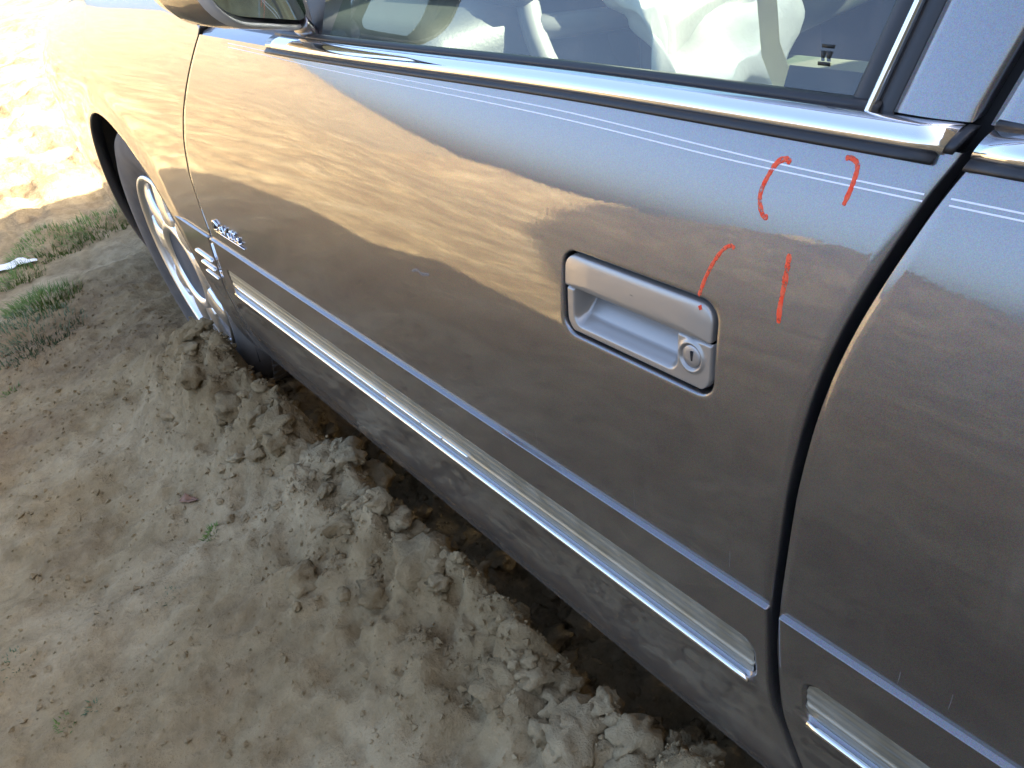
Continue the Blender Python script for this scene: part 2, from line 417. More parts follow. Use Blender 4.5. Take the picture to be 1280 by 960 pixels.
CAR = bpy.data.objects.new('sedan_car', None); COL.objects.link(CAR); CAR.location = (1.4, .97, .05)
tag(CAR, 'pewter metallic four-door sedan with orange marker strokes, sunk along a sandy ridge', 'car')
W = 1.94                                             # body width
def mir(P):
    P = np.array(P, float); P[..., 1] = W - P[..., 1]; return P

s1z = np.array([.20, .36, .40, .462, .54, .596, .657, .718, .775, .8266, .8727, .90])
s1x = np.array([.400, .408, .418, .440, .466, .4685, .4806, .5176, .5654, .6184, .6685, .70])
s2z = np.array([.20, .336, .419, .50, .558, .603, .665, .7205, .763, .797, .830, .850, .8695, .886, .904])
s2x = np.array([1.722, 1.7087, 1.694, 1.6925, 1.6973, 1.7023, 1.7087, 1.7173, 1.7262, 1.7362, 1.7485, 1.7568, 1.7642, 1.7734, 1.783])
def smooth_curve(zs, xs):
    zf = np.linspace(zs[0], zs[-1], 400); xf = np.interp(zf, zs, xs)
    k = np.hanning(31); k /= k.sum()
    xp = np.concatenate([2 * xf[0] - xf[15:0:-1], xf, 2 * xf[-1] - xf[-2:-17:-1]])
    return lambda z: np.interp(z, zf, np.convolve(xp, k, mode='valid'))
S1 = smooth_curve(s1z, s1x); S2 = smooth_curve(s2z, s2x)
G1 = .0045; G2 = .0066                              # panel gaps
S3 = lambda z: np.interp(z, [.2, .45, .6, .9], [2.62, 2.62, 2.66, 2.81])

def door_panel(name, xl, xr, z0, z1, hole=None):
    """skin with rolled-in edges; optional rounded handle opening"""
    nx, nz = 150, 130
    bm = bmesh.new(); V = {}
    zs = z0 + (z1 - z0) * np.linspace(0, 1, nz)
    def P(i, j):
        z = zs[j]; a, b = float(xl(z)), float(xr(z)); x = a + (b - a) * i / (nx - 1)
        return np.array([x, float(SY(x, z)), z])
    grid_xyz = np.array([[P(i, j) for j in range(nz)] for i in range(nx)])
    inside = np.zeros((nx, nz), bool)
    if hole:
        hx0, hx1, hz0, hz1, hr = hole; m_ = .022
        jm = int(np.argmin(np.abs(zs - (hz0 + hz1) / 2))); xr_ = grid_xyz[:, jm, 0]
        i0 = int(np.where(xr_ > hx0 - m_)[0][0]); i1 = int(np.where(xr_ < hx1 + m_)[0][-1])
        j0 = int(np.where(zs > hz0 - m_)[0][0]); j1 = int(np.where(zs < hz1 + m_)[0][-1])
        inside[i0:i1 + 1, j0:j1 + 1] = True
    for i in range(nx):
        for j in range(nz):
            V[i, j] = bm.verts.new(grid_xyz[i, j])
    for i in range(nx - 1):
        for j in range(nz - 1):
            if inside[i, j] and inside[i + 1, j] and inside[i + 1, j + 1] and inside[i, j + 1]: continue
            bm.faces.new((V[i, j], V[i + 1, j], V[i + 1, j + 1], V[i, j + 1]))
    if hole:
        for v in [V[i, j] for i in range(nx) for j in range(nz)]:
            if not v.link_faces: bm.verts.remove(v)
        be = [e for e in bm.edges if e.is_boundary and all(hx0 - .05 < v.co.x < hx1 + .05 and hz0 - .05 < v.co.z < hz1 + .05 for v in e.verts)]
        start = be[0].verts[0]; loop = [start]; prev = None; cur = start; es = set(be)
        while True:
            nxt = None
            for e in cur.link_edges:
                if e in es and e is not prev: nxt = e; break
            cur = nxt.other_vert(cur); prev = nxt
            if cur is start: break
            loop.append(cur)
        cx, cz = (hx0 + hx1) / 2, (hz0 + hz1) / 2
        def rr(ang, grow=0.0):                     # ray to rounded rectangle
            hw, hh, r = (hx1 - hx0) / 2 + grow, (hz1 - hz0) / 2 + grow, hr + grow
            c, s = math.cos(ang), math.sin(ang); lo, hi = 0, .3
            for _ in range(40):
                t = (lo + hi) / 2; qx, qz = abs(t * c) - (hw - r), abs(t * s) - (hh - r)
                sd = math.hypot(max(qx, 0), max(qz, 0)) + min(max(qx, qz), 0) - r
                if sd < 0: lo = t
                else: hi = t
            return cx + lo * c, cz + lo * s
        # match by warped angle so that corners map to corners
        rings = [loop]
        ang = [math.atan2((v.co.z - cz) / (hz1 - hz0), (v.co.x - cx) / (hx1 - hx0)) for v in loop]
        ang = [math.atan2(math.sin(a) * (hz1 - hz0), math.cos(a) * (hx1 - hx0)) for a in ang]
        for k in range(1, 9):
            t = k / 8; ring = []
            for v, a in zip(loop, ang):
                ex, ez = rr(a); x = v.co.x * (1 - t) + ex * t; z = v.co.z * (1 - t) + ez * t
                ring.append(bm.verts.new((x, float(SY(x, z)), z)))
            rings.append(ring)
        for gr, dy in ((-.0007, .0003), (-.0014, .0012), (-.0017, .0030), (-.0018, .014)):
            ring = []
            for a in ang:
                x, z = rr(a, gr); ring.append(bm.verts.new((x, float(SY(x, z)) + dy, z)))
            rings.append(ring)
        for a, b in zip(rings[:-1], rings[1:]):
            for k in range(len(loop)):
                k2 = (k + 1) % len(loop); bm.faces.new((a[k], a[k2], b[k2], b[k]))
    # rolled edges left, right, bottom and top
    def roll(row, dx, dz):
        prev = row
        for f, dy in ((.35, .0004), (.75, .0014), (1.0, .0035), (1.0, .022)):
            cur = [bm.verts.new((v.co.x + dx * f, v.co.y + dy, v.co.z + dz * f)) for v in row]
            for a in range(len(row) - 1): bm.faces.new((prev[a], prev[a + 1], cur[a + 1], cur[a]))
            prev = cur
    roll([V[0, j] for j in range(nz)], -.0015, 0); roll([V[nx - 1, j] for j in range(nz)], .0015, 0)
    roll([V[i, 0] for i in range(nx)], 0, -.0015)
    bmesh.ops.recalc_face_normals(bm, faces=bm.faces)
    me = bpy.data.meshes.new(name); bm.to_mesh(me); bm.free()
    return link(name, me, PAINT, CAR)

HX0, HX1, HZ0, HZ1 = 1.4775, 1.6430, .7040, .7792
ftop = .891
fdoor = door_panel('front_door', lambda z: S1(z) + G1 / 2 + .0015, lambda z: S2(z) - .0015, .30, ftop, (HX0, HX1, HZ0, HZ1, .016))
fdoor['label'] = 'front door with satin flap handle and marker strokes'
rdoor = door_panel('rear_door', lambda z: S2(z) + G2 + .0015, lambda z: S3(z), .30, ftop)

# ---- moulded lower cladding with a long recess for the bright insert
def cladding(name, xl, xr, ra, rb, parent, zt=.541, zb=.225, capl=True, capr=True):
    """ra, rb: recess x range"""
    zs = np.concatenate([np.linspace(zt, zt - .002, 8), np.linspace(zt - .006, .494, 14), np.linspace(.492, .432, 42), np.linspace(.428, zb, 34)])
    xa0, xb0 = float(xl(.465)), float(xr(.465))
    u = [0, .0008, .002, .004, .007]
    base = sorted(set(list(np.round(np.linspace(0, 1, 60), 5))))
    extra = []
    for c_ in (ra, rb):
        tt = (c_ - xa0) / (xb0 - xa0); extra += [tt + d / (xb0 - xa0) for d in np.linspace(-.02, .02, 28)]
    U = np.array(sorted([b for b in base + extra if 0 <= b <= 1]))
    P = np.zeros((len(U) + 4, len(zs), 3))
    def prof(z):
        top = -CP * np.clip((zt + .0002 - z) / .0016, 0, 1)
        lip = -.0035 * np.exp(-((z - .437) / .0036) ** 2)
        low = .003 * sstep(.43, .38, z)
        return top + low, lip
    def surf(x, z):
        pr, lip = prof(z)
        hx, hz = (rb - ra) / 2, (.4885 - .4405) / 2
        qx = np.abs(x - (ra + rb) / 2) - (hx - .014); qz = np.abs(z - (.4885 + .4405) / 2) - (hz - .014)
        sd = np.hypot(np.maximum(qx, 0), np.maximum(qz, 0)) + np.minimum(np.maximum(qx, qz), 0) - .014
        rec = .0036 * sstep(.0012, -.0012, sd)
        lm = sstep(ra - .012, ra + .01, x) * (1 - sstep(rb - .010, rb + .004, x))
        return SY(x, z) + pr + lip * lm + rec
    for j, z in enumerate(zs):
        a, b = float(xl(z)), float(xr(z))
        xs = a + (b - a) * U
        ys = surf(xs, z)
        P[2:-2, j] = np.stack([xs, ys, np.full_like(xs, z)], 1)
        P[1, j] = (a - .0012, ys[0] + .0018, z); P[0, j] = (a - .0015, ys[0] + .03, z)
        P[-2, j] = (b + .0012, ys[-1] + .0018, z); P[-1, j] = (b + .0015, ys[-1] + .03, z)
    o = grid(name, P, PAINT, parent)
    # turn under at the bottom
    bot = P[:, -1]
    Q = np.stack([bot, bot + [0, .006, -.003], bot + [0, .020, -.004], bot + [0, .09, .004]], 1)
    grid(name + '_underside', Q, PAINT, parent)
    # top ledge back to the skin
    t = P[:, 0]; Q = np.stack([t + [0, .012, .001], t + [0, .001, .0005], t], 1); grid(name + '_ledge', Q, PAINT, parent)
    return surf
fc = cladding('side_cladding', lambda z: S1(z) + G1 / 2 + .001, lambda z: np.interp(z, [.225, .336, .419, .45, .541], [1.7225, 1.7075, 1.693, 1.6915, 1.6935]), .498, 1.680, fdoor)
rcl = cladding('side_cladding', lambda z: np.interp(z, [.225, .336, .40, .44, .541], [1.7335, 1.7185, 1.7085, 1.706, 1.7065]), lambda z: S3(z), 1.7285, 2.60, rdoor)

def insert_strip(xa, xb, parent, surf, z0=.4415, z1=.4875):
    zs = np.linspace(z0, z1, 25); xs = np.concatenate([np.linspace(xa, xa + .016, 10), np.linspace(xa + .02, xb - .02, 60), np.linspace(xb - .016, xb, 10)])
    P = np.zeros((len(xs), len(zs), 3)); r = .0135; hz = (z1 - z0) / 2; zc = (z0 + z1) / 2
    for i, x in enumerate(xs):
        e = min(x - xa, xb - x); k = 1.0
        hh = hz if e >= r else hz - r + math.sqrt(max(r * r - (r - e) ** 2, 0))
        for j, t in enumerate(np.linspace(-1, 1, 25)):
            z = zc + t * hh
            rib = -.0014 * math.exp(-((z - .4565) / .0028) ** 2) - .0005 * math.cos((z - .4565) / .0095 * 2 * math.pi)          # one raised bead along the strip
            P[i, j] = (x, float(SY(x, z)) - CP + .0021 + rib, z)
    return grid('bright_insert', P, SILVER, parent)
insert_strip(.4995, 1.6785, fdoor, fc); insert_strip(1.730, 2.598, rdoor, rcl)
def bead(name, xa, xb, z, dy, r, m_, parent, n=60, yf=None):
    pts = []
    for x in np.linspace(xa, xb, n):
        y = float(SY(x, z)) + dy if yf is None else yf(x); pts.append((x, y, z))
    return tube(name, pts, r, m_, parent, 10)
# polished beads: at the lower lip and in the middle of the insert
bead('bright_lip', .503, 1.6745, .4385, -CP - .0024, .0029, CHROME, fdoor)
bead('bright_lip', 1.733, 2.59, .4385, -CP - .0024, .0029, CHROME, rdoor)
for a, b in ((.512, 1.060), (1.063, 1.150), (1.153, 1.200), (1.203, 1.256)):
    bead('bright_bead', a, b, .4565, -CP + .0004, .0017, CHROME, fdoor, 30)

# ---- handle set: flap, cup and lock
def handle():
    fx0, fx1, fz0, fz1 = HX0 + .0045, HX1 - .0045, .7485, HZ1 - .0042
    # flap
    out = rrect(fx0, fx1, fz0, fz1, (.0125, .0125, .0016, .0016), 8)
    cx, cz = (fx0 + fx1) / 2, (fz0 + fz1) / 2
    rings = []
    for sc_, dy in ((1.0, .0105), (1.0, .0014), (.995, .0002), (.985, -.0006), (.93, -.0012), (.6, -.0016), (.25, -.0017), (.02, -.0017)):
        ring = []
        for x, z in out:
            ix = cx + (x - cx) * (1 - (1 - sc_) * .35 if sc_ > .9 else sc_); iz = cz + (z - cz) * sc_
            ring.append((ix, float(SY(ix, iz)) + dy, iz))
        rings.append(ring)
    grid('handle_flap', rings, HANDLE, fdoor, closed_v=True)
    # bezel with cup as a relief
    bx0, bx1, bz0, bz1 = fx0, fx1, HZ0 + .0042, .7465
    nx, nz = 230, 60
    P = np.zeros((nx, nz, 3)); r = .0135
    c0x, c1x, c0z, c1z, cr = 1.4912, 1.6060, .7150, .765, .009
    lx, lz = 1.6197, .7322
    for j, t in enumerate(np.linspace(0, 1, nz)):
        z = bz0 + (bz1 - bz0) * t; e = z - bz0
        ins = 0 if e >= r else r - math.sqrt(max(r * r - (r - e) ** 2, 0))
        xs = np.linspace(bx0 + ins, bx1 - ins, nx)
        qx = np.abs(xs - (c0x + c1x) / 2) - ((c1x - c0x) / 2 - cr); qz = abs(z - (c0z + c1z) / 2) - ((c1z - c0z) / 2 - cr)
        sd = np.hypot(np.maximum(qx, 0), max(qz, 0)) + np.minimum(np.maximum(qx, qz), 0) - cr
        # cup floor slopes from the lower lip up and in
        depth = (.006 + .019 * sstep(c0z, .745, z)) * sstep(.0, -.007, sd) + .0030 * sstep(.0012, -.003, sd)
        rl = np.hypot(xs - lx, z - lz)
        lock = -.0016 * np.exp(-((rl - .0108) / .0016) ** 2) + .0012 * sstep(.0102, .0088, rl)
        edge = .004 * sstep(.0016, 0., min(e, bz1 - z)) * (1 if e < r else .4)
        edge = edge + .004 * sstep(.0016, 0., np.minimum(xs - bx0 - ins, bx1 - ins - xs))
        ys = SY(xs, np.full_like(xs, z)) + .0008 + depth + lock + edge
        P[:, j] = np.stack([xs, ys, np.full_like(xs, z)], 1)
    grid('handle_bezel', P, HANDLE, fdoor)
    # side walls of the bezel going in
    loop = [P[i, 0] for i in range(nx)] + [P[-1, j] for j in range(nz)] + [P[i, -1] for i in range(nx - 1, -1, -1) if False]
    grid('bezel_side', np.stack([np.array(loop), np.array(loop) + [0, .012, 0]], 1), HANDLE, fdoor)
    # lock barrel with key slot
    y0 = float(SY(lx, lz)); rings = []
    for rr_, dy in ((.0088, .003), (.0086, .0010), (.0080, .0006), (.004, .0005), (.0002, .0005)):
        rings.append([(lx + rr_ * math.cos(a), float(SY(lx + rr_ * math.cos(a), lz + rr_ * math.sin(a))) + dy, lz + rr_ * math.sin(a)) for a in np.linspace(0, 2 * math.pi, 28, endpoint=False)])
    grid('lock_barrel', rings, LOCK, fdoor, closed_v=True)
    rbox('key_slot', (lx + .0006, y0 + .0006, lz), (.0019, .0012, .0094), .0003, GAP, fdoor)
    # dark well behind everything
    out = rrect(HX0 - .004, HX1 + .004, HZ0 - .004, HZ1 + .004, .018, 6); ring2 = [(1.5600 + (x - 1.5600) * .02, 0, .7415 + (z - .7415) * .02) for x, z in out]
    grid('handle_well', [[(x, float(SY(x, z)) + .0125, z) for x, z in out], [(x, float(SY(x, z)) + .034, z) for x, z in out], [(x, float(SY(x, z)) + .034, z) for x, _, z in ring2]], GAP, fdoor, closed_v=True)
handle()

# ---- marker strokes and pinstripes: thin films lying on the paint
def film(name, pts, width, m_, parent, th=.0002, sub=10, taper_=True):
    pts = np.array(pts, float); n = len(pts)
    tt = np.linspace(0, n - 1, (n - 1) * sub + 1); X = np.zeros((len(tt), 2))
    for k, t in enumerate(tt):                     # catmull-rom
        i = min(int(t), n - 2); f = t - i
        p0, p1, p2, p3 = pts[max(i - 1, 0)], pts[i], pts[i + 1], pts[min(i + 2, n - 1)]
        X[k] = .5 * ((2 * p1) + (-p0 + p2) * f + (2 * p0 - 5 * p1 + 4 * p2 - p3) * f * f + (-p0 + 3 * p1 - 3 * p2 + p3) * f ** 3)
    d = np.gradient(X, axis=0); d /= np.linalg.norm(d, axis=1)[:, None]; nrm = np.stack([-d[:, 1], d[:, 0]], 1)
    P = []
    for k in range(len(X)):
        wv = width * (1 + .30 * float(numpy_noise2(k * .35, width * 900, 77)) + .15 * float(numpy_noise2(k * .9, width * 500, 78))) if taper_ else width
        if taper_: wv *= min(1, .45 + min(k, len(X) - 1 - k) / 3.0)
        row = []
        for s, lift in ((-.5, -.0002), (-.42, th), (-.15, th * 1.2), (.15, th * .9), (.42, th), (.5, -.0002)):
            x, z = X[k] + nrm[k] * wv * s; row.append((x, float(SY(x, z)) - lift, z))
        P.append(row)
    return grid(name, P, m_, parent)
film('marker_stroke', [(1.6763, 0.8717), (1.6729, 0.8733), (1.6673, 0.8707), (1.6627, 0.8625), (1.6600, 0.8530), (1.6612, 0.8464), (1.6653, 0.8402), (1.6689, 0.8404)], .0036, MARK, fdoor)
film('marker_stroke', [(1.7114, 0.8794), (1.7142, 0.8802), (1.7188, 0.8785), (1.7203, 0.8743), (1.7196, 0.8657), (1.7175, 0.8561)], .0032, MARK, fdoor)
film('marker_stroke', [(1.6479, 0.8165), (1.6449, 0.8178), (1.6390, 0.8139), (1.6326, 0.8041), (1.6275, 0.7926), (1.6241, 0.7812), (1.6244, 0.7795)], .0030, MARK, fdoor)
film('marker_stroke', [(1.6262, 0.7738), (1.6276, 0.7709)], .0026, MARK, fdoor, th=.0021)
film('marker_stroke', [(1.6893, 0.8233), (1.6895, 0.8148), (1.6895, 0.8036), (1.6890, 0.7908), (1.6897, 0.7802)], .0040, MARK, fdoor)
px = [.80, .95, 1.15, 1.357, 1.461, 1.5484, 1.6219, 1.6838, 1.762]
film('pinstripe', list(zip(px, [.8865, .8850, .8815, .8777, .8760, .8735, .8713, .8700, .8699])), .0010, STRIPE, fdoor, .00015, 8, False)
film('pinstripe', list(zip(px, [.8820, .8805, .8765, .8729, .8709, .8687, .8669, .8666, .8666])), .0010, STRIPE, fdoor, .00015, 8, False)
px2 = [1.7765, 1.80, 1.86, 2.0, 2.4, 2.74]
film('pinstripe', [(x, .8704 + .0015 * (x - 1.77)) for x in px2], .0010, STRIPE, rdoor, .00015, 8, False)
film('pinstripe', [(x, .8672 + .0015 * (x - 1.77)) for x in px2], .0010, STRIPE, rdoor, .00015, 8, False)

SCUFF = pbr('pale_scuff', (.16, .155, .155), .6, var=(400, (.09, .085, .085)))
film('scuff', [(1.226, .6900), (1.238, .6945), (1.246, .6925), (1.262, .6960)], .0036, SCUFF, fdoor, .0001, 8)
r_ = random.Random(5)
for xa in (1.410, 1.548, 1.655, 1.80, 1.835):
    zb = .546 + r_.uniform(0, .008); L_ = r_.uniform(.008, .022)
    film('scratch', [(xa, zb), (xa + .001, zb + L_ * .5), (xa + .0015, zb + L_)], .0005, SCUFF, fdoor if xa < 1.7 else rdoor, .00006, 6)

# ---- script badge on the lower front corner of the door
def badge():
    x0, z0, y = .522, .5715, 0
    sx, sz = 1.0, 1.0
    strokes = [
        [(0, .000), (.004, .016), (.010, .017), (.018, .012), (.016, .003), (.006, -.001), (0, .0)],
        [(.022, .004), (.030, .007), (.029, .010), (.024, .009), (.022, .003), (.028, .000), (.034, .003)],
        [(.038, .016), (.043, .000), (.052, .016)],
        [(.055, .009), (.057, .000), (.061, .002)],
        [(.064, .002), (.070, .016), (.067, .016), (.066, .001), (.071, .002)],
        [(.075, .002), (.081, .016), (.078, .016), (.077, .001), (.082, .002)],
        [(.086, .004), (.094, .007), (.093, .010), (.088, .009), (.086, .003), (.092, .000), (.100, .004)],
    ]
    for s in strokes:
        pts = [(x0 + a * 1.28, float(SY(x0 + a * 1.28, z0 + b * .95)) - .0022, z0 + b * .95) for a, b in s]
        tube('badge_letter', pts, .0022, CHROME, fdoor, 6)
    tube('badge_underline', [(x0 + t, float(SY(x0 + t, z0 - .006)) - .0015, z0 - .0055) for t in np.linspace(.0, .132, 6)], .0012, CHROME, fdoor, 6)
badge()

# ---- belt moulding, gasket, window frame and glass
BDZ = .0022                                           # belt line sits this much higher
def YG(z): return .0760 + (z - .8992) * .42
def extr(name, xa, xb, prof, m_, parent, n=40, yadd=None, slant=0.0):
    secs = []
    for x in np.linspace(xa, xb, n):
        o = float(SY(x, .888)) - .0665                   # skin lies farther out towards the front
        secs.append([(x + slant * (z - .89), y + o, z + BDZ) for y, z in prof])
    return solid_section(name, secs, m_, parent)
bm_prof = [(.0745, .8855), (.0705, .8870), (.0690, .8895), (.0695, .8920), (.0720, .8950), (.0760, .8975), (.0810, .8990), (.0860, .8992), (.0860, .8860)]
gk_prof = [(.0700, .8815), (.0660, .8820), (.0655, .8840), (.0690, .8872), (.080, .8872), (.080, .8815)]
lp_prof = [(.0800, .8985), (.0810, .9015), (.0850, .9030), (.0900, .9020), (.0900, .8960)]
for a, b, par in ((.93, 1.7660, fdoor), (1.7812, 2.78, rdoor)):
    extr('belt_moulding', a, b, [(y - .0045, z) for y, z in bm_prof], CHROME, par, slant=.35)
    extr('belt_gasket', a, b - (.002 if par is fdoor else 0), [(y - .0035, z) for y, z in gk_prof], BLACK, par, slant=.35)
    extr('glass_seal', a, b - .05 if par is fdoor else b, lp_prof, BLACK, par, slant=.2)
TOP = 1.335
extr('moulding_end', 1.7655, 1.7715, [(y * .96 - .0008, .8922 + (z - .8922) * .9) for y, z in bm_prof], BLACK, fdoor, n=4, slant=.5)
def lean(z): return (z - .897) * .24
def strip(name, x0, x1, m_, parent, dy=0.0, za=.894, zb=TOP, thick=.012, crown=.0, f0=None, f1=None):
    P = []
    for z in np.linspace(za, zb, 40):
        a = x0 + (f0(z) if f0 else lean(z)); b = x1 + (f1(z) if f1 else lean(z)); row = []
        for t in np.linspace(0, 1, 9):
            row.append((a + (b - a) * t, YG(z) + dy - crown * math.sin(math.pi * t), z))
        P.append([(a, YG(z) + dy + thick, z)] + row + [(b, YG(z) + dy + thick, z)])
    return grid(name, P, m_, parent)
strip('window_channel', 1.696, 1.7075, BLACK, fdoor, .004, crown=.002)
strip('window_reveal', 1.7082, 1.7138, CHROME, fdoor, -.001, crown=.0025)
strip('reveal_seal', 1.7142, 1.7255, BLACK, fdoor, .002, crown=.0015)
strip('pillar_frame', 1.7260, 1.7695, PAINT, fdoor, .0, za=.9015, crown=.0015, f1=lambda z: (z - .897) * .30)
strip('pillar_frame', 1.7790, 1.840, PAINT, rdoor, .0, za=.9015, crown=.0015, f0=lambda z: (z - .897) * .30)
strip('window_channel', 1.8405, 1.855, BLACK, rdoor, .003)
# black sail in the front window corner, front frame rail, header rail
def qsheet(name, A, B, C, D, m_, parent, n=10, bulge=(0, 0, 0)):
    A, B, C, D = map(np.array, (A, B, C, D)); P = []
    for i in range(n + 1):
        u = i / n; row = []
        for j in range(n + 1):
            v = j / n; k = math.sin(math.pi * u) * math.sin(math.pi * v)
            row.append((A * (1 - u) + B * u) * (1 - v) + (D * (1 - u) + C * u) * v + np.array(bulge) * k)
        P.append(row)
    return grid(name, P, m_, parent)
XW = 1.005
qsheet('sail_panel', (.70, YG(.898) - .012, .898), (XW + .03, YG(.898) - .010, .898), (XW + .03, YG(1.02), 1.02), (.86, YG(.99), .99), BLACK, fdoor)
glass_f = qsheet('window_glass', (XW, YG(.88) + .010, .88), (1.70, YG(.88) + .010, .88), (1.70 + lean(TOP), YG(TOP) + .008, TOP), (1.36, YG(TOP) + .008, TOP), GLASS, fdoor, bulge=(0, -.006, 0))
qsheet('window_glass', (1.845, YG(.88) + .010, .88), (2.62, YG(.88) + .010, .88), (2.52, YG(TOP) + .008, TOP), (1.95, YG(TOP) + .008, TOP), GLASS, rdoor, bulge=(0, -.006, 0))
P = [[(x, float(SY(x, .889)) + .0012, .8895), (x, float(SY(x, .889)) + .006, .8945), (x, float(SY(x, .889)) + .022, .8985), (x, float(SY(x, .889)) + .05, .905)] for x in np.linspace(.70, .95, 24)]
grid('belt_corner', P, PAINT, fdoor)
# small dark maker's stamp on the glass
def stamp(x, z, w_, h_, m_):
    y = YG(z) + .0092
    rbox('glass_stamp', (x, y, z), (w_, .0003, h_), 0, m_, fdoor)
INK = pbr('dark_glass_ink', (.01, .012, .01), .6)
stamp(1.6705, .9265, .0085, .0022, INK); stamp(1.6725, .9215, .0025, .006, INK); stamp(1.6685, .9215, .0022, .006, INK); stamp(1.6705, .9175, .0085, .0022, INK)

# ---- front fender with wheel arch
AC = np.array([-.045, .335]); AR = .362
def fender():
    # outline in (x, z) around the arch, counter-clockwise from rear bottom
    out = []
    for z in np.linspace(.225, .905, 70): out.append((float(S1(z)) - G1 / 2, z))
    for x in np.linspace(.60, -.98, 70)[1:]: out.append((x, .6 + (.948 - .6) * float(crown_scale(x))))
    for z in np.linspace(.6 + .348 * float(crown_scale(-.98)), .225, 30)[1:]: out.append((-.98 - .03 * math.sin((z - .2) * 5), z))
    out = np.array(out); seg = np.concatenate([[0], np.cumsum(np.linalg.norm(np.diff(out, axis=0), axis=1))])
    N = 240; s = np.linspace(0, seg[-1], N); O = np.stack([np.interp(s, seg, out[:, 0]), np.interp(s, seg, out[:, 1])], 1)
    a0 = math.asin((.225 - AC[1]) / AR)
    ang = np.arctan2(O[:, 1] - AC[1], O[:, 0] - AC[0]); ang = np.unwrap(ang)
    lo, hi = a0, math.pi - a0
    ang = lo + (ang - ang[0]) / (ang[-1] - ang[0]) * (hi - lo)
    K = 60; P = np.zeros((N, K + 6, 3))
    for i in range(N):
        ax, az = AC[0] + AR * math.cos(ang[i]), AC[1] + AR * math.sin(ang[i])
        for k in range(K):
            t = (k / (K - 1)) ** 1.0
            x = O[i, 0] * (1 - t) + ax * t; z = O[i, 1] * (1 - t) + az * t
            flare = -.006 * math.exp(-((1 - t) * np.hypot(O[i, 0] - ax, O[i, 1] - az) / .03) ** 2)
            P[i, k + 2] = (x, float(SY(x, z)) + flare, z)
        e = P[i, K + 1]; d = np.array([AC[0] - e[0], 0, AC[1] - e[2]]); d /= np.linalg.norm(d)
        P[i, K + 2] = e + d * .002 + [0, .001, 0]; P[i, K + 3] = e + d * .003 + [0, .004, 0]
        P[i, K + 4] = e + d * .002 + [0, .02, 0]; P[i, K + 5] = e + d * -.004 + [0, .03, 0]
        P[i, 1] = P[i, 2] + [.0006, .0012, .0002]; P[i, 0] = P[i, 2] + [.0008, .022, -.001]
    o = grid('front_fender', P, PAINT, CAR); return o
fend = fender()
# fender's short piece of cladding and its two louvres
def arch_x(z): return AC[0] + np.sqrt(np.maximum((AR + .004) ** 2 - (np.asarray(z) - AC[1]) ** 2, 0))
zs = np.concatenate([np.linspace(.541, .539, 8), np.linspace(.535, .25, 40)]); P = []
for z in zs:
    a, b = float(arch_x(z)) + .006, float(S1(z)) - G1 / 2 - .001
    row = [(a - .001, float(SY(a, z)) + .01, z)]
    for x in np.linspace(a, b, 30):
        row.append((x, float(SY(x, z)) - CP * float(np.clip((.5412 - z) / .0016, 0, 1)) + .003 * float(sstep(.43, .38, z)), z))
    row.append((b + .001, float(SY(b, z)) + .012, z)); P.append(row)
grid('fender_cladding', P, PAINT, fend)
for z, a, b in ((.4850, .338, .434), (.4640, .350, .427), (.4440, .352, .420)):
    pts = [(x, float(SY(x, z)) - CP - .001, z) for x in np.linspace(a, b, 16)]
    tube('chrome_louvre', pts, [.002] + [.0042 if z > .45 else .0024] * 14 + [.002], CHROME, fend, 10, .9)
